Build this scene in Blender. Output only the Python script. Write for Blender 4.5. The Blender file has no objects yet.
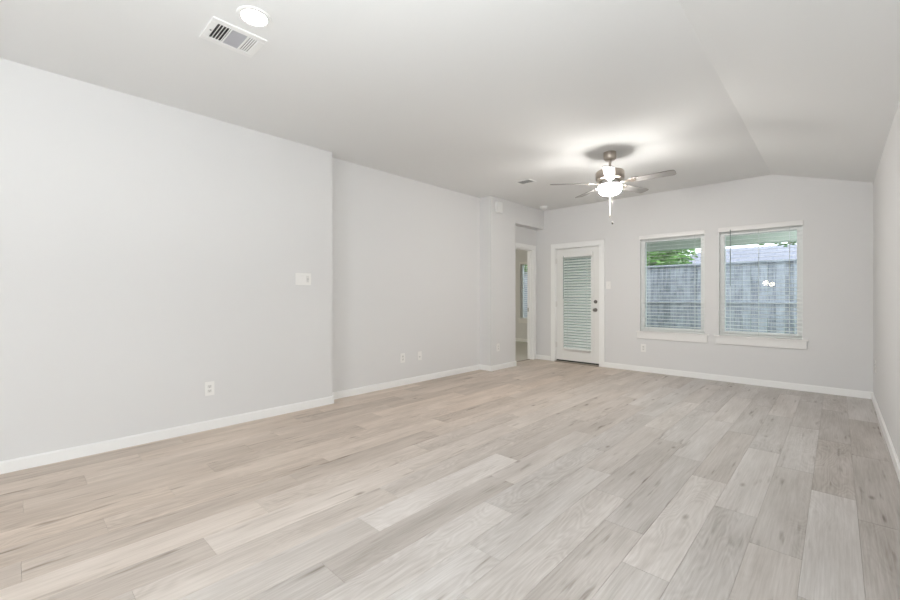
import bpy, bmesh, math, random
from mathutils import Vector, Matrix
random.seed(7)
S = bpy.context.scene
COL = S.collection

# ------------------------------------------------------------------ camera, sky, light, exposure
CAM_H = 1.17
YAW = 0.7556
cam_d = bpy.data.cameras.new('camera')
cam_d.sensor_width = 36.0
cam_d.lens = 410.87 / 900 * 36
cam_d.shift_y = -3.74 / 900
cam_d.clip_start = 0.02
cam = bpy.data.objects.new('camera', cam_d)
COL.objects.link(cam)
cam.location = (0, 0, CAM_H)
cam.rotation_euler = (math.pi / 2, 0, YAW)
S.camera = cam

W = bpy.data.worlds.new('sky')
S.world = W
W.use_nodes = True
bg = W.node_tree.nodes['Background']
bg.inputs['Color'].default_value = (0.86, 0.93, 1.0, 1)
bg.inputs['Strength'].default_value = 3.2

def area_light(name, loc, direction, sx, sy, watts, color):
    l = bpy.data.lights.new(name, 'AREA')
    l.shape = 'RECTANGLE'
    l.size, l.size_y = sx, sy
    l.energy = watts
    l.color = color
    o = bpy.data.objects.new(name, l)
    COL.objects.link(o)
    o.location = loc
    o.rotation_euler = Vector(direction).to_track_quat('-Z', 'Z').to_euler()
    return o
# photographer's flash bounced off the ceiling, behind the camera
area_light('bounce_flash', (-0.25, -0.22, 1.30), (0, 0, 1), 0.7, 0.7, 75, (0.94, 0.99, 1.01))
# added fill light at an invented opening in the rear wall, behind the camera
area_light('fill_rear', (-0.24, -5.32, 1.20), (0, 1, 0), 0.88, 2.0, 92, (0.93, 0.97, 1.0))
# added fill lamp under the bedroom ceiling, out of view, brightens the bedroom
area_light('fill_bedroom', (-7.2, 5.2, 2.6), (.2, .4, -1), 1.5, 1.5, 48, (1.0, 0.95, 0.80))

LENS_E = 45.0      # recessed light lens
BOWL_E = 132.0       # fan light bowl
PENDANT_E = 14.0

S.view_settings.view_transform = 'Standard'
S.view_settings.look = 'None'
S.view_settings.gamma = 1
S.view_settings.use_curve_mapping = False
S.view_settings.exposure = 0.33
S.cycles.max_bounces = 10
S.cycles.diffuse_bounces = 6
S.cycles.transparent_max_bounces = 16
S.cycles.sample_clamp_indirect = 6.0

# ------------------------------------------------------------------ helpers
class MB:
    def __init__(self):
        self.bm = bmesh.new()
    def box(self, x0, x1, y0, y1, z0, z1, m=None):
        co = [(x0, y0, z0), (x1, y0, z0), (x1, y1, z0), (x0, y1, z0), (x0, y0, z1), (x1, y0, z1), (x1, y1, z1), (x0, y1, z1)]
        v = [self.bm.verts.new(m @ Vector(c) if m else c) for c in co]
        for f in ((3, 2, 1, 0), (4, 5, 6, 7), (0, 1, 5, 4), (1, 2, 6, 5), (2, 3, 7, 6), (3, 0, 4, 7)):
            self.bm.faces.new([v[i] for i in f])
        return self
    def prism(self, pts, ext):
        """pts: planar loop of 3d points, ext: extrusion vector"""
        e = Vector(ext)
        a = [self.bm.verts.new(p) for p in pts]
        b = [self.bm.verts.new(Vector(p) + e) for p in pts]
        n = len(pts)
        self.bm.faces.new(a[::-1]); self.bm.faces.new(b)
        for i in range(n):
            self.bm.faces.new((a[i], a[(i + 1) % n], b[(i + 1) % n], b[i]))
        return self
    def lathe(self, prof, seg=40, m=None):
        """prof: list of (r, z)"""
        rings = []
        for r, z in prof:
            if r < 1e-6:
                p = Vector((0, 0, z)); rings.append([self.bm.verts.new(m @ p if m else p)])
            else:
                ring = []
                for i in range(seg):
                    t = 2 * math.pi * i / seg
                    p = Vector((r * math.cos(t), r * math.sin(t), z))
                    ring.append(self.bm.verts.new(m @ p if m else p))
                rings.append(ring)
        for A, B in zip(rings, rings[1:]):
            for i in range(seg):
                j = (i + 1) % seg
                if len(A) == 1 and len(B) == 1: continue
                if len(A) == 1: self.bm.faces.new((A[0], B[j], B[i]))
                elif len(B) == 1: self.bm.faces.new((A[i], A[j], B[0]))
                else: self.bm.faces.new((A[i], A[j], B[j], B[i]))
        return self
    def tube(self, p0, p1, r0, r1=None, seg=10):
        p0, p1 = Vector(p0), Vector(p1)
        r1 = r0 if r1 is None else r1
        q = (p1 - p0).to_track_quat('Z', 'Y').to_matrix().to_4x4()
        L = (p1 - p0).length
        return self.lathe([(0, 0), (r0, 0), (r1, L), (0, L)], seg, Matrix.Translation(p0) @ q)
    def build(self, name, mat, parent=None, bevel=0, smooth=False, kind=None, seg=2):
        bmesh.ops.recalc_face_normals(self.bm, faces=self.bm.faces)
        me = bpy.data.meshes.new(name)
        self.bm.to_mesh(me); self.bm.free()
        o = bpy.data.objects.new(name, me)
        COL.objects.link(o)
        me.materials.append(mat)
        if smooth:
            for p in me.polygons: p.use_smooth = True
            try: me.set_sharp_from_angle(angle=math.radians(40))
            except Exception: pass
        if bevel:
            b = o.modifiers.new('bevel', 'BEVEL'); b.width = bevel; b.segments = seg; b.limit_method = 'ANGLE'
        if parent is not None:
            o.parent = parent
            o.matrix_parent_inverse = Matrix.Identity(4)
        if kind: o['kind'] = kind
        return o

def empty(name, loc=(0, 0, 0), rot=(0, 0, 0)):
    o = bpy.data.objects.new(name, None)
    COL.objects.link(o)
    o.empty_display_size = 0.1
    o.location = loc; o.rotation_euler = rot
    return o
def tag(o, label, cat, group=None):
    o['label'] = label; o['category'] = cat
    if group: o['group'] = group
    return o
def struct(o):
    o['kind'] = 'structure'
    return o

# ------------------------------------------------------------------ materials
def new_mat(name):
    m = bpy.data.materials.new(name); m.use_nodes = True
    nt = m.node_tree
    return m, nt, nt.nodes['Principled BSDF'], nt.nodes['Material Output']
def N(nt, t, **kw):
    n = nt.nodes.new(t)
    for k, v in kw.items(): setattr(n, k, v)
    return n
def simple(name, col, rough=0.5, metal=0.0, bump=0.0, bscale=150, var=0.0, spec=None):
    m, nt, p, out = new_mat(name)
    p.inputs['Base Color'].default_value = (*col, 1)
    p.inputs['Roughness'].default_value = rough
    p.inputs['Metallic'].default_value = metal
    if spec is not None: p.inputs['Specular IOR Level'].default_value = spec
    tc = N(nt, 'ShaderNodeTexCoord')
    no = N(nt, 'ShaderNodeTexNoise')
    no.inputs['Scale'].default_value = bscale; no.inputs['Detail'].default_value = 3
    nt.links.new(tc.outputs['Object'], no.inputs['Vector'])
    if bump:
        b = N(nt, 'ShaderNodeBump'); b.inputs['Strength'].default_value = bump; b.inputs['Distance'].default_value = 0.002
        nt.links.new(no.outputs['Fac'], b.inputs['Height']); nt.links.new(b.outputs['Normal'], p.inputs['Normal'])
    if var:
        mx = N(nt, 'ShaderNodeMix', data_type='RGBA')
        mx.inputs['A'].default_value = (*[c * (1 - var) for c in col], 1)
        mx.inputs['B'].default_value = (*[min(1, c * (1 + var)) for c in col], 1)
        nt.links.new(no.outputs['Fac'], mx.inputs['Factor']); nt.links.new(mx.outputs['Result'], p.inputs['Base Color'])
    return m
def emit(name, col, strength):
    m, nt, p, out = new_mat(name)
    p.inputs['Base Color'].default_value = (0.8, 0.8, 0.8, 1)
    p.inputs['Emission Color'].default_value = (*col, 1)
    p.inputs['Emission Strength'].default_value = strength
    return m
def glass_mat(name, tint=(0.96, 0.98, 0.975)):
    m, nt, p, out = new_mat(name)
    nt.nodes.remove(p)
    tr = N(nt, 'ShaderNodeBsdfTransparent'); tr.inputs['Color'].default_value = (*tint, 1)
    gl = N(nt, 'ShaderNodeBsdfGlossy'); gl.inputs['Roughness'].default_value = 0.0
    fr = N(nt, 'ShaderNodeFresnel'); fr.inputs['IOR'].default_value = 1.5
    mx = N(nt, 'ShaderNodeMixShader')
    nt.links.new(fr.outputs[0], mx.inputs[0]); nt.links.new(tr.outputs[0], mx.inputs[1]); nt.links.new(gl.outputs[0], mx.inputs[2])
    nt.links.new(mx.outputs[0], out.inputs[0])
    return m

M_WALL = simple('wall_paint', (0.70, 0.696, 0.692), 0.85, bump=0.06, bscale=220)
M_CEIL = simple('ceiling_paint', (0.76, 0.765, 0.762), 0.9, bump=0.06, bscale=160)
M_TRIM = simple('trim_paint', (0.86, 0.86, 0.85), 0.4, bump=0.01)
M_TRIM2 = simple('sill_paint', (0.79, 0.78, 0.765), 0.45, bump=0.01)
M_DOOR = simple('door_paint', (0.78, 0.775, 0.755), 0.45, bump=0.02)
M_BLIND = simple('blind_vinyl', (0.80, 0.82, 0.80), 0.4)
M_VINYL = simple('window_vinyl', (0.82, 0.83, 0.82), 0.4)
M_CORD = simple('blind_cord', (0.62, 0.66, 0.64), 0.8)
M_WAND = simple('wand_plastic', (0.20, 0.25, 0.23), 0.3)
M_PLATE = simple('plate_plastic', (0.82, 0.81, 0.79), 0.35)
M_PLATEG = simple('plate_inset', (0.72, 0.71, 0.69), 0.4)
M_DARK = simple('dark_slot', (0.03, 0.03, 0.03), 0.7)
M_DUCT = simple('duct_grey', (0.30, 0.30, 0.30), 0.7)
M_SLIDE = simple('slider_grey', (0.58, 0.58, 0.57), 0.5)
M_NICKEL = simple('brushed_nickel', (0.46, 0.41, 0.36), 0.32, 1.0, bump=0.03, bscale=300)
M_EDGE = simple('fan_blade_edge', (0.16, 0.15, 0.14), 0.6)
M_HARD = simple('satin_hardware', (0.20, 0.185, 0.17), 0.35, 0.8)
M_FOB = simple('dark_fob', (0.10, 0.09, 0.08), 0.5)
M_BLADE = simple('fan_blade_laminate', (0.27, 0.26, 0.25), 0.5, bump=0.02, bscale=40, var=0.12)
M_WHITE = simple('white_enamel', (0.80, 0.80, 0.79), 0.4)
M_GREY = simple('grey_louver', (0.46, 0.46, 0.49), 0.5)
M_GLASS = glass_mat('window_glass')
M_LENS = emit('led_lens', (1.0, 0.965, 0.90), LENS_E)
M_BOWL = emit('frosted_bowl_glow', (1.0, 0.965, 0.92), BOWL_E)
M_PEND = emit('pendant_globe_glow', (1.0, 0.86, 0.68), PENDANT_E)
M_BRONZE = simple('threshold_oak', (0.30, 0.26, 0.215), 0.5)
M_CARPET = simple('carpet_pile', (0.56, 0.54, 0.50), 1.0, bump=0.6, bscale=350, var=0.15)
M_CONC = simple('patio_concrete', (0.45, 0.45, 0.43), 0.9, bump=0.1, bscale=60, var=0.1)
M_PORCH = simple('porch_paint', (0.56, 0.62, 0.54), 0.8)
M_SIDING = simple('house_siding', (0.46, 0.46, 0.45), 0.8)
M_CLAD = simple('exterior_cladding', (0.36, 0.39, 0.35), 0.85, bump=0.1, bscale=60, var=0.15)
M_GRASS = simple('lawn', (0.07, 0.14, 0.04), 1.0, bump=0.5, bscale=60, var=0.4)
M_BARK = simple('bark', (0.13, 0.10, 0.08), 0.9, bump=0.6, bscale=40, var=0.3)

def leaf_mat(name, a, b):
    m, nt, p, out = new_mat(name)
    tc = N(nt, 'ShaderNodeTexCoord'); no = N(nt, 'ShaderNodeTexNoise'); no.inputs['Scale'].default_value = 5
    no.inputs['Detail'].default_value = 4
    mx = N(nt, 'ShaderNodeMix', data_type='RGBA')
    mx.inputs['A'].default_value = (*a, 1); mx.inputs['B'].default_value = (*b, 1)
    nt.links.new(tc.outputs['Object'], no.inputs['Vector']); nt.links.new(no.outputs['Fac'], mx.inputs['Factor'])
    nt.links.new(mx.outputs['Result'], p.inputs['Base Color'])
    p.inputs['Roughness'].default_value = 0.6
    p.inputs['Subsurface Weight'].default_value = 0.0
    return m
M_LEAF = leaf_mat('leaf_green', (0.08, 0.24, 0.04), (0.36, 0.62, 0.18))
M_LEAF2 = leaf_mat('leaf_dark_green', (0.05, 0.18, 0.03), (0.24, 0.48, 0.12))

def floor_mat():
    m, nt, p, out = new_mat('oak_plank')
    L = nt.links.new
    tc = N(nt, 'ShaderNodeTexCoord')
    at = N(nt, 'ShaderNodeAttribute'); at.attribute_name = 'plank'      # r: tone, g: seed, b: warmth
    sep = N(nt, 'ShaderNodeSeparateColor'); L(at.outputs['Color'], sep.inputs[0])
    # shift the grain of every plank by its own seed
    mul = N(nt, 'ShaderNodeVectorMath', operation='MULTIPLY_ADD')
    comb = N(nt, 'ShaderNodeCombineXYZ')
    L(sep.outputs[1], comb.inputs[0]); L(sep.outputs[1], comb.inputs[1]); L(sep.outputs[1], comb.inputs[2])
    L(comb.outputs[0], mul.inputs[0]); mul.inputs[1].default_value = (37.0, 91.0, 53.0); L(tc.outputs['Object'], mul.inputs[2])
    # long streaks
    mp = N(nt, 'ShaderNodeMapping'); mp.inputs['Scale'].default_value = (1.0, 0.035, 1.0); L(mul.outputs[0], mp.inputs['Vector'])
    n1 = N(nt, 'ShaderNodeTexNoise'); n1.inputs['Scale'].default_value = 120; n1.inputs['Detail'].default_value = 6; n1.inputs['Roughness'].default_value = 0.65
    L(mp.outputs[0], n1.inputs['Vector'])
    # broad tone drift
    mp2 = N(nt, 'ShaderNodeMapping'); mp2.inputs['Scale'].default_value = (1.0, 0.16, 1.0); L(mul.outputs[0], mp2.inputs['Vector'])
    n2 = N(nt, 'ShaderNodeTexNoise'); n2.inputs['Scale'].default_value = 9; n2.inputs['Detail'].default_value = 3
    L(mp2.outputs[0], n2.inputs['Vector'])
    # cathedral figure: contour lines of a stretched noise
    mp3 = N(nt, 'ShaderNodeMapping'); mp3.inputs['Scale'].default_value = (1.0, 0.22, 1.0); L(mul.outputs[0], mp3.inputs['Vector'])
    n3 = N(nt, 'ShaderNodeTexNoise'); n3.inputs['Scale'].default_value = 6.0; n3.inputs['Detail'].default_value = 2.0; n3.inputs['Distortion'].default_value = 0.3
    L(mp3.outputs[0], n3.inputs['Vector'])
    k = N(nt, 'ShaderNodeMath', operation='MULTIPLY'); k.inputs[1].default_value = 120; L(n3.outputs['Fac'], k.inputs[0])
    sn = N(nt, 'ShaderNodeMath', operation='SINE'); L(k.outputs[0], sn.inputs[0])
    # knots
    mp4 = N(nt, 'ShaderNodeMapping'); mp4.inputs['Scale'].default_value = (1.0, 0.42, 1.0); L(mul.outputs[0], mp4.inputs['Vector'])
    vo = N(nt, 'ShaderNodeTexVoronoi'); vo.inputs['Scale'].default_value = 4.2; L(mp4.outputs[0], vo.inputs['Vector'])
    kr = N(nt, 'ShaderNodeMapRange'); kr.inputs['From Min'].default_value = 0.02; kr.inputs['From Max'].default_value = 0.085
    kr.inputs['To Min'].default_value = 1.0; kr.inputs['To Max'].default_value = 0.0
    L(vo.outputs['Distance'], kr.inputs['Value'])
    # combine into one grain value
    def scale(sock, mean, amp):
        a = N(nt, 'ShaderNodeMath', operation='SUBTRACT'); L(sock, a.inputs[0]); a.inputs[1].default_value = mean
        b = N(nt, 'ShaderNodeMath', operation='MULTIPLY'); L(a.outputs[0], b.inputs[0]); b.inputs[1].default_value = amp
        return b.outputs[0]
    def add(a, b):
        x = N(nt, 'ShaderNodeMath', operation='ADD'); L(a, x.inputs[0]); L(b, x.inputs[1]); return x.outputs[0]
    g = add(scale(n1.outputs['Fac'], 0.5, 0.62), scale(n2.outputs['Fac'], 0.5, 0.62))
    n4 = N(nt, 'ShaderNodeTexNoise'); n4.inputs['Scale'].default_value = 1.6; n4.inputs['Detail'].default_value = 0; L(mp2.outputs[0], n4.inputs['Vector'])
    msk = N(nt, 'ShaderNodeMapRange'); msk.inputs['From Min'].default_value = 0.44; msk.inputs['From Max'].default_value = 0.60; msk.inputs['To Max'].default_value = 0.055
    L(n4.outputs['Fac'], msk.inputs['Value'])
    fg = N(nt, 'ShaderNodeMath', operation='MULTIPLY'); L(sn.outputs[0], fg.inputs[0]); L(msk.outputs[0], fg.inputs[1])
    g = add(g, fg.outputs[0])
    # dark mineral streaks
    n5 = N(nt, 'ShaderNodeTexNoise'); n5.inputs['Scale'].default_value = 26; n5.inputs['Detail'].default_value = 2
    mp5 = N(nt, 'ShaderNodeMapping'); mp5.inputs['Scale'].default_value = (1.0, 0.11, 1.0); mp5.inputs['Location'].default_value = (5, 3, 1); L(mul.outputs[0], mp5.inputs['Vector'])
    L(mp5.outputs[0], n5.inputs['Vector'])
    m5 = N(nt, 'ShaderNodeMapRange'); m5.inputs['From Min'].default_value = 0.63; m5.inputs['From Max'].default_value = 0.80; L(n5.outputs['Fac'], m5.inputs['Value'])
    g = add(g, scale(m5.outputs[0], 0.0, -0.45))
    g = add(g, scale(sep.outputs[0], 0.5, 0.72))
    g = add(g, scale(kr.outputs[0], 0.0, -0.55))
    gg = N(nt, 'ShaderNodeMath', operation='ADD', use_clamp=True); L(g, gg.inputs[0]); gg.inputs[1].default_value = 0.56
    cr = N(nt, 'ShaderNodeValToRGB'); L(gg.outputs[0], cr.inputs[0])
    e = cr.color_ramp.elements
    e[0].position = 0.0; e[0].color = (0.185, 0.155, 0.13, 1)
    e[1].position = 1.0; e[1].color = (0.71, 0.67, 0.63, 1)
    for pos, c in ((0.25, (0.345, 0.305, 0.265, 1)), (0.5, (0.475, 0.432, 0.390, 1)), (0.75, (0.60, 0.557, 0.513, 1))):
        x = e.new(pos); x.color = c
    # warm / grey cast of each plank, room light across the rows painted in
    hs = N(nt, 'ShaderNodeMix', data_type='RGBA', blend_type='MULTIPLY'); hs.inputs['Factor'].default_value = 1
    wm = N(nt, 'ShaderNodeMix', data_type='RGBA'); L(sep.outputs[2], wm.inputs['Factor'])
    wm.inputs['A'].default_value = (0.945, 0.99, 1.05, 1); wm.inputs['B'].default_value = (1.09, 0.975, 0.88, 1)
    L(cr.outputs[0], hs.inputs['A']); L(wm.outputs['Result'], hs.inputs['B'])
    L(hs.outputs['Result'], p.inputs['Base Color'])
    p.inputs['Specular IOR Level'].default_value = 0.28
    rr = N(nt, 'ShaderNodeMapRange'); rr.inputs['To Min'].default_value = 0.34; rr.inputs['To Max'].default_value = 0.46
    L(n1.outputs['Fac'], rr.inputs['Value']); L(rr.outputs[0], p.inputs['Roughness'])
    bp = N(nt, 'ShaderNodeBump'); bp.inputs['Strength'].default_value = 0.08; bp.inputs['Distance'].default_value = 0.001
    L(n1.outputs['Fac'], bp.inputs['Height']); L(bp.outputs['Normal'], p.inputs['Normal'])
    return m
M_FLOOR = floor_mat()

def fence_mat():
    m, nt, p, out = new_mat('weathered_cedar')
    L = nt.links.new
    tc = N(nt, 'ShaderNodeTexCoord')
    oi = N(nt, 'ShaderNodeObjectInfo')
    va = N(nt, 'ShaderNodeVectorMath', operation='MULTIPLY_ADD')
    cb = N(nt, 'ShaderNodeCombineXYZ'); L(oi.outputs['Random'], cb.inputs[0]); L(oi.outputs['Random'], cb.inputs[2])
    L(cb.outputs[0], va.inputs[0]); va.inputs[1].default_value = (50, 0, 70); L(tc.outputs['Object'], va.inputs[2])
    mp = N(nt, 'ShaderNodeMapping'); mp.inputs['Scale'].default_value = (1, 1, 0.07); L(va.outputs[0], mp.inputs['Vector'])
    n1 = N(nt, 'ShaderNodeTexNoise'); n1.inputs['Scale'].default_value = 45; n1.inputs['Detail'].default_value = 5; L(mp.outputs[0], n1.inputs['Vector'])
    n2 = N(nt, 'ShaderNodeTexNoise'); n2.inputs['Scale'].default_value = 6; n2.inputs['Detail'].default_value = 5; L(va.outputs[0], n2.inputs['Vector'])
    a = N(nt, 'ShaderNodeMath', operation='MULTIPLY'); L(n1.outputs['Fac'], a.inputs[0]); a.inputs[1].default_value = 0.5
    b = N(nt, 'ShaderNodeMath', operation='MULTIPLY_ADD'); L(n2.outputs['Fac'], b.inputs[0]); b.inputs[1].default_value = 0.5; L(a.outputs[0], b.inputs[2])
    r = N(nt, 'ShaderNodeMath', operation='MULTIPLY_ADD'); L(oi.outputs['Random'], r.inputs[0]); r.inputs[1].default_value = 0.24; L(b.outputs[0], r.inputs[2])
    cr = N(nt, 'ShaderNodeValToRGB'); L(r.outputs[0], cr.inputs[0])
    e = cr.color_ramp.elements
    e[0].position = 0.42; e[0].color = (0.16, 0.175, 0.21, 1)
    e[1].position = 0.85; e[1].color = (0.50, 0.525, 0.60, 1)
    x = e.new(0.62); x.color = (0.36, 0.375, 0.44, 1)
    L(cr.outputs[0], p.inputs['Base Color']); p.inputs['Roughness'].default_value = 0.9
    return m
M_FENCE = fence_mat()

def shingle_mat():
    m, nt, p, out = new_mat('roof_shingles')
    L = nt.links.new
    tc = N(nt, 'ShaderNodeTexCoord')
    br = N(nt, 'ShaderNodeTexBrick')
    br.inputs['Color1'].default_value = (0.165, 0.165, 0.20, 1); br.inputs['Color2'].default_value = (0.20, 0.20, 0.24, 1)
    br.inputs['Mortar'].default_value = (0.13, 0.135, 0.18, 1)
    br.inputs['Scale'].default_value = 1.0; br.inputs['Brick Width'].default_value = 0.9; br.inputs['Row Height'].default_value = 0.55
    br.inputs['Mortar Size'].default_value = 0.04
    L(tc.outputs['Object'], br.inputs['Vector']); L(br.outputs['Color'], p.inputs['Base Color'])
    p.inputs['Roughness'].default_value = 0.9
    return m
M_SHINGLE = shingle_mat()

# ------------------------------------------------------------------ room dimensions
H = 2.74
XA, XB, XC, XR = -4.010, -4.156, -3.933, 0.299       # left wall front / middle / column, right wall
XALC = -4.09                                          # back of the alcove
YA, YC0, YC1, YB = 2.385, 5.108, 5.779, 6.695         # wall breaks along the room, back wall
YR = -5.2                                             # rear wall
XG, ZL = -0.614, 2.46                                 # ceiling break and height at the right wall
T = 0.14
BYB = 8.96                                            # bedroom back wall
BXL = -8.2
BY0 = 2.62

# ------------------------------------------------------------------ floor: each plank a face block of one floor
def build_floor():
    bm = bmesh.new()
    lay = bm.loops.layers.float_color.new('plank')
    P, LN, G = 0.193, 1.2117, 0.0014
    off = {-1: 3.035, 0: 2.10, 1: 2.40, 2: 2.69, 3: 3.05, 4: 2.12, 5: 2.42, 6: 1.475, 7: 1.84, 8: 0.927, 9: 1.25, 10: 0.322,
           11: 0.63, 12: 0.946, 13: 0.022, 14: 0.324, 15: 0.65, 16: 0.92, 17: 0.035, 18: 0.315, 19: 0.63, 20: 0.94, 21: 0.03, -2: 3.3}
    # plank tones read from the place: (row, start of plank along the room) -> tone 0..1
    tone = {(-1, 1.82): .28, (-1, 3.03): .34, (-1, 4.25): .28, (0, 2.10): .62, (0, 3.31): .32, (0, 4.52): .28, (1, 2.40): .45, (1, 3.61): .60,
            (1, 1.19): .48, (2, 2.69): .66, (2, 1.48): .46, (2, 3.90): .46, (3, 1.84): .68, (3, .63): .42, (3, 3.05): .46, (4, .91): .40, (4, 2.12): .44,
            (5, 1.21): .58, (5, 2.42): .40, (6, .26): .70, (6, 1.475): .58, (7, .63): .74, (7, 1.84): .50, (8, .927): .42, (8, -.28): .42, (9, 1.25): .86,
            (9, .04): .64, (10, .322): .60, (10, 1.53): .54, (11, .63): .82, (12, -.27): .68, (12, .946): .62, (13, .022): .44,
            (14, .324): .46, (15, -.56): .60, (16, -.29): .46, (17, .035): .46, (18, -.9): .36, (8, 2.14): .60, (9, 2.46): .48}
    x_hi, x_lo = XR, XB - 0.03
    for k in range(-2, 22):
        x1 = 0.08 - P * k; x0 = x1 - P
        y = off[k]
        while y > YR - 0.1: y -= LN
        while y < YB:
            ya, yb = max(y, YR), min(y + LN, YB)
            xa, xb_ = max(x0, x_lo), min(x1, x_hi)
            if yb - ya > 0.01 and xb_ - xa > 0.005:
                t = None
                for (kk, ys), tv in tone.items():
                    if kk == k and abs(ys - y) < 0.06: t = tv
                rnd = random.random()
                if t is None: t = 0.36 + 0.30 * rnd
                warm = min(1, max(0, (0.16 + 0.66 * min(1, max(0, (k - 7) / 8.0))) + 0.12 * (random.random() - .5)))  # slight random warmth plus a row gradient that paints in the room's light
                v = [bm.verts.new(c) for c in ((xa + G, ya + G, 0), (xb_ - G, ya + G, 0), (xb_ - G, yb - G, 0), (xa + G, yb - G, 0))]
                lo = [bm.verts.new((c.co.x + dx * G * .8, c.co.y + dy * G * .8, -0.0016)) for c, (dx, dy) in zip(v, ((-1, -1), (1, -1), (1, 1), (-1, 1)))]
                fs = [bm.faces.new(v)] + [bm.faces.new((lo[i], lo[(i + 1) % 4], v[(i + 1) % 4], v[i])) for i in range(4)]
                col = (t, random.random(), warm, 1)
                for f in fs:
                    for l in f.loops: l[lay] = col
            y += LN
    # board strip that fills the alcove and the slab underneath
    for (a, b, c, d) in ((x_lo, x_hi, YR, YB),):
        mb = [bm.verts.new(q) for q in ((a, c, -0.0016), (b, c, -0.0016), (b, d, -0.0016), (a, d, -0.0016))]
        f = bm.faces.new(mb)
        lw = [bm.verts.new((q.co.x, q.co.y, -0.12)) for q in mb]
        fs = [f] + [bm.faces.new((lw[i], lw[(i + 1) % 4], mb[(i + 1) % 4], mb[i])) for i in range(4)] + [bm.faces.new(lw[::-1])]
        for f in fs:
            for l in f.loops: l[lay] = (0.0, 0.5, 0.5, 1)
    me = bpy.data.meshes.new('floor'); bm.to_mesh(me); bm.free()
    o = bpy.data.objects.new('floor', me); COL.objects.link(o); me.materials.append(M_FLOOR)
    struct(o)
build_floor()
struct(MB().box(BXL, XB - 0.03, BY0, BYB, -0.12, -0.004).build('floor_bedroom', M_CARPET))

# ------------------------------------------------------------------ ceiling
mb = MB()
mb.prism([(BXL, YR - T, H), (XG, YR - T, H), (XR + T, YR - T, ZL - (H - ZL) * T / (XR - XG)), (XR + T, YR - T, H + .25), (BXL, YR - T, H + .25)], (0, YB + T - YR + T, 0))
struct(mb.build('ceiling', M_CEIL))
struct(MB().box(BXL - T, XALC - .02, YB + T, BYB + T, H, H + .25).build('ceiling_bedroom', M_CEIL))

# ------------------------------------------------------------------ walls
def wall_y(name, y0, y1, x0, x1, z0, z1, holes, mat=M_WALL, top=None):
    """wall across the room between y0 and y1, with rectangular holes (xa, xb, za, zb); top = gable points"""
    mb = MB()
    xs = sorted(holes)
    cur = x0
    for (a, b, c, d) in xs:
        mb.box(cur, a, y0, y1, z0, z1)
        if c > z0: mb.box(a, b, y0, y1, z0, c)
        mb.box(a, b, y0, y1, d, z1)
        cur = b
    mb.box(cur, x1, y0, y1, z0, z1)
    if top: mb.prism(top, (0, y1 - y0, 0))
    return struct(mb.build(name, mat))

W1 = (-2.240, -1.362, 0.632, 2.070)       # window openings in the back wall
W2 = (-1.194, -0.308, 0.632, 2.070)
DR = (-3.692, -2.885, 0.0, 2.020)         # exterior door opening
WT = 0.15
wall_y('wall_back', YB, YB + WT, XALC - T, XR + T, 0, 2.40, [W1, W2, DR],
       top=[(XALC - T, YB, 2.40), (XR + T, YB, 2.40), (XR + T, YB, ZL - .03), (XR, YB, ZL + .01), (XG, YB, H + .01), (XALC - T, YB, H + .01)])
mb = MB().box(XR, XR + T, YR, YB, 0, ZL + .01)
struct(mb.build('wall_right', M_WALL))
struct(MB().box(XA - T, XA, YR, YA, 0, H + .01).build('wall_left_front', M_WALL))
struct(MB().box(XB - T, XB, YA, YC0, 0, H + .01).build('wall_left_middle', M_WALL))
mb = MB().box(XB - T, XC, YC0, YC1, 0, H + .01).box(XALC - .02, XC, YC1, YB, 2.40, H + .01)
struct(mb.build('wall_left_column', M_WALL))
AD = (5.86, 6.590, 2.035)
TA = .115                 # bedroom doorway in the alcove wall
mb = MB().box(XALC - TA, XALC, YC1, AD[0], 0, H).box(XALC - TA, XALC, AD[1], YB, 0, H).box(XALC - TA, XALC, AD[0], AD[1], AD[2], H)
struct(mb.build('wall_alcove', M_WALL))
RW = (-.72, .24, .10, 2.30)  # invented opening, placed for the rear fill light
wall_y('wall_rear', YR - T, YR, XA - T, XR + T, 0, H + .01, [RW])
# bedroom shell
W3 = (-5.955, -5.075, 0.60, 2.02)
wall_y('wall_bedroom_back', BYB, BYB + WT, BXL, XALC - .02, 0, H, [W3])
struct(MB().box(BXL - T, BXL, BY0, BYB, 0, H).build('wall_bedroom_left', M_WALL))
struct(MB().box(XALC - T, XALC - .02, YB + WT, BYB, 0, H).build('wall_bedroom_right', M_WALL))
struct(MB().box(BXL, XB - T, BY0 - T, BY0, 0, H).build('wall_bedroom_front', M_WALL))

struct(MB().box(XALC - .02, XALC + .005, YB + WT, BYB + WT, -.15, 2.62).build('wall_exterior', M_CLAD))

# ------------------------------------------------------------------ baseboards
BH, BT = 0.083, 0.014
def base_y(mb, x0, x1, y, s):     # board on a wall facing +-y ; s = +1 sticks out to +y
    ya, yb = sorted((y, y + s * BT)); mb.box(x0, x1, ya, yb, 0, BH - .008)
    ya, yb = sorted((y, y + s * BT * .6)); mb.box(x0, x1, ya, yb, BH - .008, BH)
def base_x(mb, y0, y1, x, s):
    a, b = sorted((x, x + s * BT)); mb.box(a, b, y0, y1, 0, BH - .008)
    a, b = sorted((x, x + s * BT * .6)); mb.box(a, b, y0, y1, BH - .008, BH)
mb = MB(); base_x(mb, YR, YA, XA, 1); mb.box(XA - .14, XA + BT, YA, YA + BT, 0, BH); struct(mb.build('baseboard_left_front', M_TRIM, bevel=.002))
mb = MB(); base_x(mb, YA + BT, YC0, XB, 1); base_y(mb, XB, XC + BT, YC0, -1); base_x(mb, YC0, YC1 + BT, XC, 1); base_y(mb, XALC, XC, YC1, 1)
struct(mb.build('baseboard_left_back', M_TRIM, bevel=.002))
mb = MB(); base_y(mb, XALC, -3.795, YB, -1); base_y(mb, -2.815, XR, YB, -1); struct(mb.build('baseboard_back', M_TRIM, bevel=.002))
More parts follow.
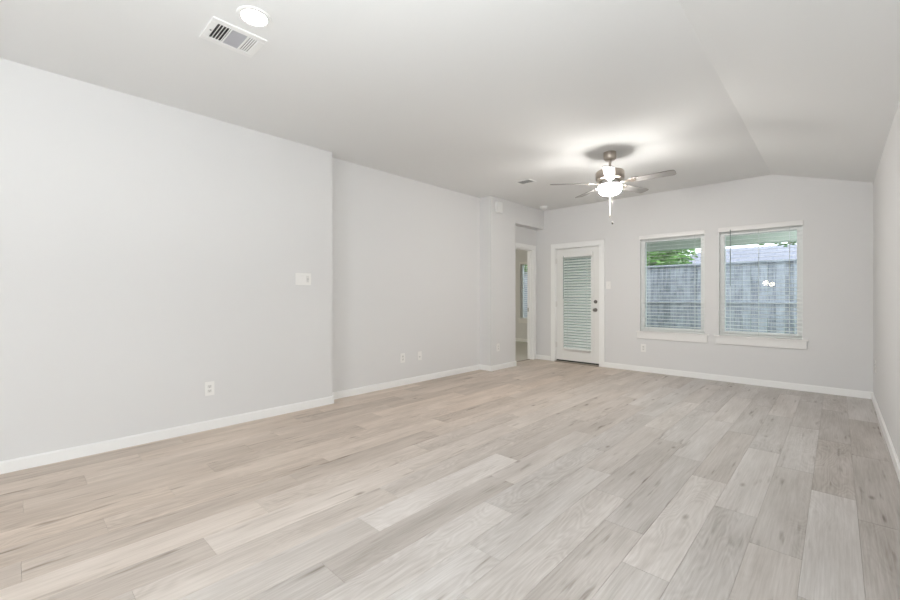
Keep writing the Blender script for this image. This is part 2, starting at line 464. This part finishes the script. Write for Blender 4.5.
mb = MB(); base_x(mb, YR, YB - BT, XR, -1); struct(mb.build('baseboard_right', M_TRIM, bevel=.002))
mb = MB(); base_y(mb, BXL, XALC - T, BYB, -1); struct(mb.build('baseboard_bedroom', M_TRIM, bevel=.002))

# ------------------------------------------------------------------ exterior door with its casing
CW, CT = 0.088, 0.018
def casing_y(name, x0, x1, ztop, y):
    mb = MB()
    for a, b in ((x0 - CW, x0), (x1, x1 + CW)):
        mb.box(a, b, y - CT, y, 0, ztop + CW)
    mb.box(x0, x1, y - CT, y, ztop, ztop + CW)
    for a, b in ((x0 - .022, x0 - .006), (x1 + .006, x1 + .022)):
        mb.box(a, b, y - CT - .005, y - CT, 0, ztop + .02)
    mb.box(x0 - .022, x1 + .022, y - CT - .005, y - CT, ztop + .006, ztop + .022)
    return struct(mb.build(name, M_TRIM, bevel=.003))
casing_y('trim_1', DR[0], DR[1], DR[3], YB)
mb = MB()                                              # jamb lining and stops of the exterior door
mb.box(DR[0], DR[0] + .006, YB, YB + WT, 0, DR[3]).box(DR[1] - .006, DR[1], YB, YB + WT, 0, DR[3]).box(DR[0], DR[1], YB, YB + WT, DR[3] - .006, DR[3])
struct(mb.build('trim_2', M_TRIM))
struct(MB().box(DR[0], DR[1], YB - .045, YB + WT, 0.0, .016).build('trim_3', M_BRONZE, bevel=.004))   # threshold

door = struct(empty('door_1', ((DR[0] + DR[1]) / 2, YB + .01, 0)))
dw = (DR[1] - DR[0]) / 2 - .010
gx, gz0, gz1 = .262, .25, 1.88                          # glass opening half width, bottom, top
mb = MB()
dy0, dy1 = 0.0, .044
mb.box(-dw, -gx, dy0, dy1, .040, 2.008).box(gx, dw, dy0, dy1, .040, 2.008).box(-gx, gx, dy0, dy1, .040, gz0).box(-gx, gx, dy0, dy1, gz1, 2.008)
mb.build('door_slab', M_DOOR, door, bevel=.002)
mb = MB()
fw = .035
mb.box(-gx - fw, -gx + .008, -.012, 0, gz0 - fw, gz1 + fw).box(gx - .008, gx + fw, -.012, 0, gz0 - fw, gz1 + fw)
mb.box(-gx + .008, gx - .008, -.012, 0, gz0 - fw, gz0 + .008).box(-gx + .008, gx - .008, -.012, 0, gz1 - .008, gz1 + fw)
mb.build('lite_frame', M_DOOR, door, bevel=.004)
MB().box(-gx, gx, .020, .024, gz0, gz1).build('pane', M_GLASS, door)
MB().box(-dw, dw, .004, .040, .017, .040).build('door_sweep', M_DARK, door)
def to_y(x, y, z): return Matrix.Translation((x, y, z)) @ Matrix.Rotation(math.pi / 2, 4, 'X')    # lathe axis points to -y
HX = dw - .058
kb = MB().lathe([(0, 0), (.031, 0), (.031, .006), (.027, .010), (.012, .012), (.011, .030), (.020, .036), (.027, .046), (.027, .056), (.020, .064), (0, .066)], 28, to_y(HX, 0, .940)).build('door_knob', M_HARD, door, smooth=True)
kb['label'] = 'dark satin round door knob'
db = MB().lathe([(0, 0), (.030, 0), (.030, .010), (.026, .016), (0, .016)], 28, to_y(HX, 0, 1.078)).box(HX - .006, HX + .006, -.034, -.014, 1.060, 1.096).build('deadbolt', M_HARD, door, smooth=True)
db['label'] = 'dark satin deadbolt with thumb turn'
for z in (.30, 1.03, 1.80):
    MB().tube((-dw - .004, -.006, z - .05), (-dw - .004, -.006, z + .05), .007).box(-dw - .003, -dw + .020, -.001, .0005, z - .045, z + .045).build('hinge', M_PLATEG, door, smooth=True)

# ------------------------------------------------------------------ bedroom doorway casing and jamb
mb = MB()
cw = .070
for a, b in ((AD[0] - cw, AD[0]), (AD[1], AD[1] + cw)):
    mb.box(XALC, XALC + CT, a, b, 0, AD[2] + cw)
mb.box(XALC, XALC + CT, AD[0], AD[1], AD[2], AD[2] + cw)
struct(mb.build('trim_4', M_TRIM, bevel=.003))
mb = MB()
jt = .016
mb.box(XALC - TA - .004, XALC, AD[0], AD[0] + jt, 0, AD[2]).box(XALC - TA - .004, XALC, AD[1] - jt, AD[1], 0, AD[2]).box(XALC - TA - .004, XALC, AD[0] + jt, AD[1] - jt, AD[2] - jt, AD[2])
mb.box(XALC - .085, XALC - .05, AD[1] - jt - .010, AD[1] - jt, 0, AD[2] - jt).box(XALC - .085, XALC - .05, AD[0] + jt, AD[1] - jt, AD[2] - jt - .010, AD[2] - jt)
jb = struct(mb.build('trim_5', M_TRIM))
MB().box(XALC - .112, XALC - .088, AD[1] - jt - .003, AD[1] - jt, .885, .955).build('strike_plate', M_NICKEL, jb)
struct(MB().box(XALC - .085, XALC - .055, AD[0], AD[1], -.004, .006).build('trim_6', M_BRONZE))

# ------------------------------------------------------------------ windows
def window(n, w, y, wt, f=.060):
    """frame set at the outside of the opening, drywall returns, stool and apron inside"""
    x0, x1, z0, z1 = w
    root = struct(empty('window_%d' % n, ((x0 + x1) / 2, y, z0)))
    hw, h = (x1 - x0) / 2, z1 - z0
    yf0, yf1 = wt - .097, wt - .005
    mb = MB().box(-hw, -hw + f, yf0, yf1, 0, h).box(hw - f, hw, yf0, yf1, 0, h).box(-hw + f, hw - f, yf0, yf1, 0, f).box(-hw + f, hw - f, yf0, yf1, h - f, h)
    mb.build('window_frame', M_VINYL, root, bevel=.003)
    MB().box(-hw + f, hw - f, yf0 + .025, yf0 + .029, f, h - f).build('pane', M_GLASS, root)
    MB().box(-hw, -hw + .004, .001, yf0, 0, h).box(hw - .004, hw, .001, yf0, 0, h).box(-hw + .004, hw - .004, .001, yf0, h - .004, h).build('window_reveal', M_VINYL, root)
    mb = MB().box(-hw - .050, hw + .050, -.030, 0, -.020, -.001).box(-hw, hw, 0, yf0, -.019, .0)
    mb.build('window_stool', M_TRIM2, root, bevel=.003)
    MB().box(-hw - .036, hw + .036, -.017, 0, -.118, -.020).build('window_apron', M_TRIM2, root, bevel=.003)
    return root
window(1, W1, YB, WT); window(2, W2, YB, WT); window(3, W3, BYB, WT, .03)
# made-up opening in the rear wall, unseen, added for the fill light
root = struct(empty('window_4', ((RW[0] + RW[1]) / 2, YR, RW[2])))
hw, h = (RW[1] - RW[0]) / 2, RW[3] - RW[2]
mb = MB()
for a, b, c, d in ((-hw, -hw + .05, 0, h), (hw - .05, hw, 0, h), (-hw + .05, hw - .05, 0, .05), (-hw + .05, hw - .05, h - .05, h), (-.03, .03, .05, h - .05)):
    mb.box(a, b, -.09, -.03, c, d)
mb.build('window_frame', M_VINYL, root, bevel=.003)

# ------------------------------------------------------------------ blinds
def blind(loc, width, height, label, tilt, pitch, depth, valance, cords, wand=None, group=None, vw=.012, vmat=None):
    """origin: top centre of the blind at the face that looks into the room (-y)"""
    r = empty('window_blind', loc)
    tag(r, label, 'blind', group)
    hw = width / 2
    mb = MB().box(-hw - vw, hw + vw, -.022, -.010, -valance, 0).box(-hw - vw, -hw - vw + .010, -.010, .020, -valance, 0).box(hw + vw - .010, hw + vw, -.010, .020, -valance, 0)
    mb.build('valance', vmat or M_TRIM2, r, bevel=.003)
    MB().box(-hw + .004, hw - .004, .0, .045, -.048, -.004).build('head_rail', M_BLIND, r)
    mb = MB()
    z = -valance - .012
    yc = .026
    while z > -height + .026:
        m = Matrix.Translation((0, yc, z)) @ Matrix.Rotation(math.radians(tilt), 4, 'X')
        mb.box(-hw, hw, -depth / 2, depth / 2, -.0014, .0014, m)
        z -= pitch
    mb.build('slats', M_BLIND, r)
    MB().box(-hw, hw, yc - .026, yc + .026, -height, -height + .018).build('bottom_rail', M_BLIND, r, bevel=.004)
    for c in cords:
        for dy in (-depth * .5 * math.cos(math.radians(tilt)) - .001, depth * .5 * math.cos(math.radians(tilt)) + .001):
            MB().box(c * width - .0016, c * width + .0016, yc + dy - .0012, yc + dy + .0012, -height + .010, -.05).build('ladder_cord', M_CORD, r)
    if wand is not None:
        wl = wand[1]
        MB().tube((wand[0], -.028, -valance * .6), (wand[0], -.030, -valance - wl), .0045, seg=8).build('tilt_wand', M_WAND, r, smooth=True)
    return r
blind(((W1[0] + W1[1]) / 2, YB + .006, W1[3] + .038), W1[1] - W1[0] - .016, W1[3] + .038 - W1[2] - .002,
      'open white slatted blind in the smaller-looking left window nearer the door', 4, .0505, .046, .062, (-.36, .36))
blind(((W2[0] + W2[1]) / 2, YB + .006, W2[3] + .042), W2[1] - W2[0] - .016, W2[3] + .042 - W2[2] - .002,
      'open white slatted blind with long tilt wand, in the right window nearest the corner', 4, .0505, .046, .062, (-.36, 0, .36), (-.305, .74))
blind(((W3[0] + W3[1]) / 2, BYB + .006, W3[3] + .03), W3[1] - W3[0] - .016, W3[3] + .03 - W3[2] - .002,
      'white slatted blind in the bedroom window seen through the doorway', 20, .0505, .046, .062, (-.36, .36))
dcx = (DR[0] + DR[1]) / 2
blind((dcx + .018, YB - .042 + .01, 1.925), .505, 1.685, 'white slatted blind mounted over the glass of the exterior door', 33, .0475, .048, .075, (-.34, .34), (-.238, .72), vw=.036, vmat=M_DOOR)

# ------------------------------------------------------------------ ceiling fan
FX, FY = -1.807, 4.467
fan = empty('ceiling_fan', (FX, FY, H))
tag(fan, 'brushed nickel five-blade ceiling fan with glowing frosted bowl light', 'ceiling fan')
MB().lathe([(0, 0), (.066, 0), (.066, -.052), (.062, -.070), (.050, -.084), (.016, -.088), (0, -.088)]).build('canopy', M_NICKEL, fan, smooth=True)
MB().lathe([(0, -.082), (.0135, -.082), (.0135, -.178), (.028, -.186), (.034, -.202), (0, -.202)], 24).build('downrod', M_NICKEL, fan, smooth=True)
MB().lathe([(0, -.196), (.060, -.197), (.120, -.201), (.140, -.208), (.1475, -.220), (.1475, -.285), (.143, -.299), (.120, -.309), (.085, -.314), (0, -.314)], 56).build('motor_housing', M_NICKEL, fan, smooth=True)
MB().lathe([(0, -.312), (.085, -.312), (.090, -.325), (.108, -.342), (.118, -.352), (.118, -.362), (0, -.362)], 48).build('light_fitter', M_WHITE, fan, smooth=True)
MB().lathe([(.112, -.358), (.118, -.361), (.1205, -.376), (.119, -.402), (.110, -.430), (.092, -.449), (.060, -.461), (.020, -.465), (0, -.465)], 48).build('bowl_shade', M_BOWL, fan, smooth=True)
MB().lathe([(0, -.462), (.012, -.464), (.012, -.476), (.005, -.486), (0, -.491)], 16).build('finial', M_NICKEL, fan, smooth=True)
BZ, BR = -.338, .645
for k in range(5):
    a = math.radians(3 + 72 * k)
    rot = Matrix.Rotation(a, 4, 'Z') @ Matrix.Translation((0, 0, BZ)) @ Matrix.Rotation(math.radians(-11), 4, 'X')
    bm_ = MB()
    outline = []
    r0, r1, w0, w1 = .205, BR, .046, .058
    for i in range(7):
        t = math.pi * (-.5 + i / 6.0); outline.append((r1 - .035 + .035 * math.cos(t), (w1 - .030) * (1 if t > 0 else -1) * (1 if abs(t) > 1e-3 else 0) + .030 * math.sin(t)))
    outline += [(r0 + .012, w0), (r0, w0 - .012), (r0, -w0 + .012), (r0 + .012, -w0)]
    pts = [rot @ Vector((x, y, -.003)) for x, y in outline]
    bm_.prism(pts, rot.to_3x3() @ Vector((0, 0, .006)))
    bl = bm_.build('blade', M_BLADE, fan)
    bl.data.materials.append(M_EDGE)
    for p_ in bl.data.polygons:
        if len(p_.vertices) == 4: p_.material_index = 1
    ir = MB()
    ir.prism([rot @ Vector(p) for p in ((.100, -.016, -.008), (.170, -.013, -.008), (.225, -.036, -.008), (.262, -.030, -.008), (.270, 0, -.008), (.262, .030, -.008), (.225, .036, -.008), (.170, .013, -.008), (.100, .016, -.008))], rot.to_3x3() @ Vector((0, 0, .005)))
    for (sx, sy) in ((.232, -.022), (.232, .022), (.258, 0)):
        ir.lathe([(0, -.011), (.005, -.010), (.006, -.008)], 10, rot @ Matrix.Translation((sx, sy, 0)))
    ir.box(.085, .115, -.014, .014, .0, .034, Matrix.Rotation(a, 4, 'Z') @ Matrix.Translation((0, 0, BZ - .006)))
    ir.build('blade_bracket', M_NICKEL, bl)
# the white rod-like chain hangs straight below the bowl
ch = MB().tube((0, 0, -.488), (0, 0, -.690), .0042, seg=10).build('pull_chain', M_WHITE, fan, smooth=True)
MB().lathe([(0, -.690), (.006, -.691), (.007, -.704), (.004, -.712), (0, -.713)], 12).build('fob', M_NICKEL, ch, smooth=True)
ch2 = MB()
for i in range(43):
    z = -.474 - i * .0066
    ch2.lathe([(0, z + .0016), (.0014, z), (0, z - .0016)], 5, Matrix.Translation((.020, .019, 0)))
ch2.tube((.020, .019, -.472), (.020, .019, -.755), .0004, seg=5)
ch2 = ch2.build('pull_chain', M_NICKEL, fan)
MB().lathe([(0, -.752), (.006, -.756), (.010, -.766), (.010, -.774), (.005, -.783), (0, -.785)], 14, Matrix.Translation((.020, .019, 0))).build('fob', M_FOB, ch2, smooth=True)

# ------------------------------------------------------------------ recessed lights
def downlight(x, y, label):
    r = empty('recessed_light', (x, y, H))
    tag(r, label, 'ceiling light')
    MB().lathe([(.064, -.003), (.068, -.009), (.086, -.0065), (.089, 0), (.064, 0), (.064, -.003)], 48).build('trim_ring', M_WHITE, r, smooth=True)
    MB().lathe([(0, -.004), (.065, -.004), (.065, -.001), (0, -.001)], 48).build('lens', M_LENS, r)
    return r
downlight(-2.382, .925, 'round glowing recessed light beside the large ceiling vent')

# ------------------------------------------------------------------ ceiling vents
VX, VY = -2.668, .915
v = empty('ceiling_vent', (VX, VY, H))
tag(v, 'large white louvered ceiling vent next to the glowing recessed light', 'vent')
hx, hy = .128, .150
ix, iy = .088, .112
mb = MB()
for a, b, c, d in ((-hx, -ix, -hy, hy), (ix, hx, -hy, hy), (-ix, ix, -hy, -iy), (-ix, ix, iy, hy)):
    mb.box(a, b, c, d, -.010, 0)
for yy in (-.038, .052):
    mb.box(-ix, ix, yy - .003, yy + .003, -.012, -.001)
mb.build('vent_frame', M_WHITE, v, bevel=.003)
MB().box(-ix, ix, -iy, iy, -.0012, 0).build('duct_opening', M_DARK, v)
mb = MB()
def louver(yc, ang, w=.013):
    m = Matrix.Translation((0, yc, -.0065)) @ Matrix.Rotation(math.radians(ang), 4, 'X')
    mb.box(-ix, ix, -w / 2, w / 2, -.0008, .0008, m)
for i in range(4): louver(-.097 + i * .0165, 40, .0095)
mb.build('louvers', M_WHITE, v)
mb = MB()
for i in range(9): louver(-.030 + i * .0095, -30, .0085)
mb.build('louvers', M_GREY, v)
mb = MB()
for i in range(5): louver(.060 + i * .0125, -20, .0075)
mb.build('louvers', M_WHITE, v)
MB().box(-.004, .004, -.130, -.122, -.013, -.010).build('damper_lever', M_DARK, v)

v2 = empty('ceiling_vent', (-3.10, 4.80, H))
tag(v2, 'small white louvered ceiling vent left of the ceiling fan', 'vent')
mb = MB()
hx, hy, ix, iy = .115, .090, .092, .066
for a, b, c, d in ((-hx, -ix, -hy, hy), (ix, hx, -hy, hy), (-ix, ix, -hy, -iy), (-ix, ix, iy, hy)): mb.box(a, b, c, d, -.009, 0)
mb.build('vent_frame', M_WHITE, v2, bevel=.003)
MB().box(-ix, ix, -iy, iy, -.0012, 0).build('duct_opening', M_DUCT, v2)
mb = MB()
for i in range(5):
    m = Matrix.Translation((0, -.054 + i * .027, -.0060)) @ Matrix.Rotation(math.radians(25), 4, 'X')
    mb.box(-ix, ix, -.0085, .0085, -.0008, .0008, m)
mb.build('louvers', M_WHITE, v2)

# ------------------------------------------------------------------ smoke detector
sd = empty('smoke_detector', (-3.735, 6.35, H))
tag(sd, 'round white smoke detector on the ceiling in the far left corner', 'smoke detector')
MB().lathe([(0, 0), (.070, 0), (.070, -.010), (.066, -.014), (0, -.014)], 36).build('mounting_base', M_WHITE, sd, smooth=True)
MB().lathe([(0, -.012), (.060, -.012), (.062, -.030), (.054, -.040), (.028, -.046), (0, -.047)], 36).build('sensor_body', M_WHITE, sd, smooth=True)

# ------------------------------------------------------------------ wall plates.  local frame: x right along the wall, z up, -y out of the wall
def plate(name, loc, rz, w, h, label, cat, group=None):
    r = empty(name, loc, (0, 0, rz))
    tag(r, label, cat, group)
    MB().box(-w / 2, w / 2, -.006, 0, -h / 2, h / 2).build('cover_plate', M_PLATE, r, bevel=.003)
    return r
ON_LEFT, ON_BACK, ON_RIGHT = math.pi / 2, 0.0, -math.pi / 2
def outlet(loc, rz, label):
    r = plate('wall_outlet', loc, rz, .076, .122, label, 'outlet', 'wall outlets')
    for dz in (-.0195, .0195):
        o = MB().box(-.016, .016, -.0082, -.005, dz - .0135, dz + .0135).build('receptacle', M_PLATEG, r, bevel=.004)
        mb = MB()
        mb.box(-.0075, -.0055, -.0090, -.0080, dz - .001, dz + .008).box(.0055, .0075, -.0090, -.0080, dz - .001, dz + .008).box(-.0022, .0022, -.0090, -.0080, dz - .010, dz - .005)
        mb.build('slots', M_DARK, o)
    return r
outlet((XA, 1.177, .360), ON_LEFT, 'white wall outlet low on the front left wall, largest of the outlets')
outlet((XB, 3.503, .360), ON_LEFT, 'white wall outlet low on the middle left wall, next to a cable jack')
outlet((XC, 5.287, .354), ON_LEFT, 'white wall outlet low on the column beside the bedroom doorway')
outlet((-2.186, YB, .368), ON_BACK, 'white wall outlet on the back wall below the left window')
outlet((XR, 6.215, .430), ON_RIGHT, 'white wall outlet on the right wall, seen edge-on near the corner')
r = plate('cable_jack', (XB, 3.803, .356), ON_LEFT, .072, .118, 'white cable jack plate with dark centre, low on the middle left wall', 'wall jack')
MB().lathe([(0, 0), (.011, 0), (.011, .003), (.0055, .004), (.0055, .010), (0, .010)], 16, to_y(0, -.006, -.012)).build('coax_connector', M_SLIDE, r, smooth=True)

r = plate('wall_switch', (XA, 2.047, 1.347), ON_LEFT, .168, .122, 'wide white three-gang switch plate on the front left wall', 'light switch')
for x in (-.046, 0):
    o = MB().box(x - .0165, x + .0165, -.0075, -.005, -.034, .034).build('rocker_switch', M_PLATE, r, bevel=.0015)
    MB().box(x - .013, x + .013, -.0105, -.0073, -.002, .030).build('rocker_face', M_PLATE, o, bevel=.002)
o = MB().box(.046 - .0165, .046 + .0165, -.0075, -.005, -.034, .034).build('fan_control', M_PLATEG, r, bevel=.0015)
MB().box(.046 - .009, .046 + .009, -.013, -.0073, -.008, .010).box(.046 - .004, .046 + .004, -.0085, -.0070, -.028, -.010).build('slider', M_SLIDE, o, bevel=.001)
r = plate('wall_switch', (-2.732, YB, 1.352), ON_BACK, .076, .122, 'white single light switch on the back wall right of the exterior door', 'light switch')
o = MB().box(-.006, .006, -.0075, -.005, -.013, .013).build('toggle_surround', M_PLATEG, r)
MB().box(-.004, .004, -.016, -.006, .000, .010).build('toggle', M_PLATE, o, bevel=.001)

r = empty('door_chime', (XC, 5.288, 2.583), (0, 0, ON_LEFT))
tag(r, 'white rectangular chime box high on the left column near ceiling', 'door chime')
MB().box(-.072, .072, -.042, 0, -.085, .085).build('chime_cover', M_WHITE, r, bevel=.006)
MB().box(-.076, .076, -.012, 0, -.089, .089).build('back_plate', M_WHITE, r, bevel=.003)

# ------------------------------------------------------------------ pendant lamps behind the camera (their glow mirrors in the right window)
for i, (x, y, z, lab) in enumerate(((-1.587, -2.2, 1.577, 'nearer of two glowing globe pendants, its glow mirrored in right window'),
                                    (-1.62, -4.2, 1.58, 'farther of two glowing globe pendants, its glow mirrored in right window'))):
    p = empty('pendant_lamp', (x, y, H))
    tag(p, lab, 'pendant lamp', 'pendant lamps behind the viewer')
    dz = z - H
    MB().lathe([(0, 0), (.06, 0), (.06, -.015), (.02, -.03), (0, -.03)], 28).build('canopy', M_NICKEL, p, smooth=True)
    MB().tube((0, 0, -.025), (0, 0, dz + .085), .003, seg=8).build('cord', M_DARK, p)
    MB().lathe([(0, dz + .11), (.02, dz + .11), (.028, dz + .068), (0, dz + .066)], 24).build('socket', M_NICKEL, p, smooth=True)
    MB().lathe([(.078 * math.sin(math.pi * i / 16), dz + .078 * math.cos(math.pi * i / 16)) if 0 < i < 16 else (0, dz + .078 * (1 if i == 0 else -1)) for i in range(17)], 28).build('globe', M_PEND, p, smooth=True)

# ------------------------------------------------------------------ outdoors
GZ = -0.18
struct(MB().box(-40, 40, YB + WT, 70, GZ - .2, GZ).build('ground', M_GRASS))
struct(MB().box(XALC - .02, XR + .8, YB + WT, 9.0, GZ, -.03).build('floor_patio', M_CONC))
struct(MB().box(XALC - .02, XR + .8, YB + WT, 9.15, 2.62, 2.78).build('ceiling_patio', M_PORCH))
struct(MB().box(XALC - .02, XR + .8, 8.95, 9.12, 2.10, 2.62).build('trim_7', M_PORCH))
struct(MB().box(XR + .55, XR + .72, 8.95, 9.12, GZ, 2.10).build('trim_8', M_PORCH))

FYY = 10.6
fence = empty('wooden_fence', (0, FYY, GZ))
tag(fence, 'weathered blue-grey wooden picket fence outside the windows', 'fence')
FT = 1.90 - GZ
x = -8.6
i = 0
while x < 2.2:
    hgt = FT - .03 - random.random() * .012
    w_ = .140
    MB().box(x + .003, x + w_ - .003, -.010 + random.random() * .004, .010, 0.02, hgt).build('picket', M_FENCE, fence)
    x += w_; i += 1
for z in (.28, 1.20):
    MB().box(-8.6, 2.2, -.036, -.010, z, z + .042).build('rail', M_FENCE, fence)
MB().box(-8.62, 2.22, -.065, .045, FT - .03, FT + .005).build('cap_rail', M_FENCE, fence)
for x in (-8.0, -5.6, -3.25, -.87, 1.5):
    MB().box(x - .045, x + .045, .012, .10, 0, FT - .05).build('fence_post', M_FENCE, fence)

def tree(loc, crown, label, leafm, n, seed, zlow):
    rnd = random.Random(seed)
    r = empty('leafy_tree', loc)
    tag(r, label, 'tree', 'trees beyond the fence')
    mb = MB()
    top = crown[0][2]
    mb.tube((0, 0, 0), (.05, .03, top * .55), .11, .08); mb.tube((.05, .03, top * .55), (0, 0, top), .08, .04)
    for (cx, cy, cz, cr) in crown:
        mb.tube((.04, .02, top * .5), (cx, cy, cz), .05, .015, 7)
    mb.build('trunk', M_BARK, r, smooth=True)
    mb = MB()
    tot = sum(c[3] ** 2 for c in crown)
    for (cx, cy, cz, cr) in crown:
        for _ in range(int(n * cr * cr / tot)):
            d = Vector((rnd.gauss(0, 1), rnd.gauss(0, 1), rnd.gauss(0, 1))).normalized() * cr * (rnd.random() ** .45)
            p = Vector((cx, cy, cz)) + d * (0.9 + .2 * rnd.random())
            if p.z + loc[2] < zlow: continue
            s = .045 + .04 * rnd.random()
            R = Matrix.Rotation(rnd.random() * 6.28, 4, 'Z') @ Matrix.Rotation(rnd.random() * 2.2 - 1.1, 4, 'X')
            q = [mb.bm.verts.new(p + R @ Vector(c)) for c in ((-s, 0, 0), (0, -s * .55, .012), (s, 0, 0), (0, s * .55, .012))]
            mb.bm.faces.new(q)
    mb.build('foliage', leafm, r)
    return r
tree((-4.65, 12.6, GZ), [(0, 0, 3.1, 1.25), (1.0, .2, 2.75, .85), (-.9, -.1, 2.7, .9), (.35, -.2, 2.35, .85)], 'bright green leafy tree above the fence in the left window', M_LEAF, 26000, 3, 1.8)
tree((.75, 12.8, GZ), [(0, 0, 3.9, 1.0), (-2.0, -.2, 3.02, .40), (-1.62, -.3, 2.98, .45), (-1.25, -.2, 2.98, .45), (-1.2, 0, 3.6, .7)], 'green leafy tree hanging into the top right of the right window', M_LEAF2, 14000, 5, 2.2)
tree((-10.0, 15.4, GZ), [(0, 0, 3.1, 1.3), (.7, 0, 2.6, .9), (-.8, .1, 2.5, .9)], 'green leafy tree glimpsed through the bedroom window', M_LEAF, 6000, 8, 1.2)

hs = empty('neighbour_house', (2.5, 36, GZ))
tag(hs, 'low house with grey shingled hip roof beyond the fence', 'house')
MB().box(-12.2, 9.2, -4.6, 4.6, 0, 3.2).build('house_wall', M_SIDING, hs)
mb = MB()
a = [mb.bm.verts.new(c) for c in ((-13.2, -5.6, 3.1), (10.3, -5.6, 3.1), (10.3, 5.6, 3.1), (-13.2, 5.6, 3.1), (-9.6, 0, 4.85), (7.2, 0, 4.85))]
for f in ((0, 1, 5, 4), (1, 2, 5), (2, 3, 4, 5), (3, 0, 4), (3, 2, 1, 0)): mb.bm.faces.new([a[i] for i in f])
mb.build('hip_roof', M_SHINGLE, hs)
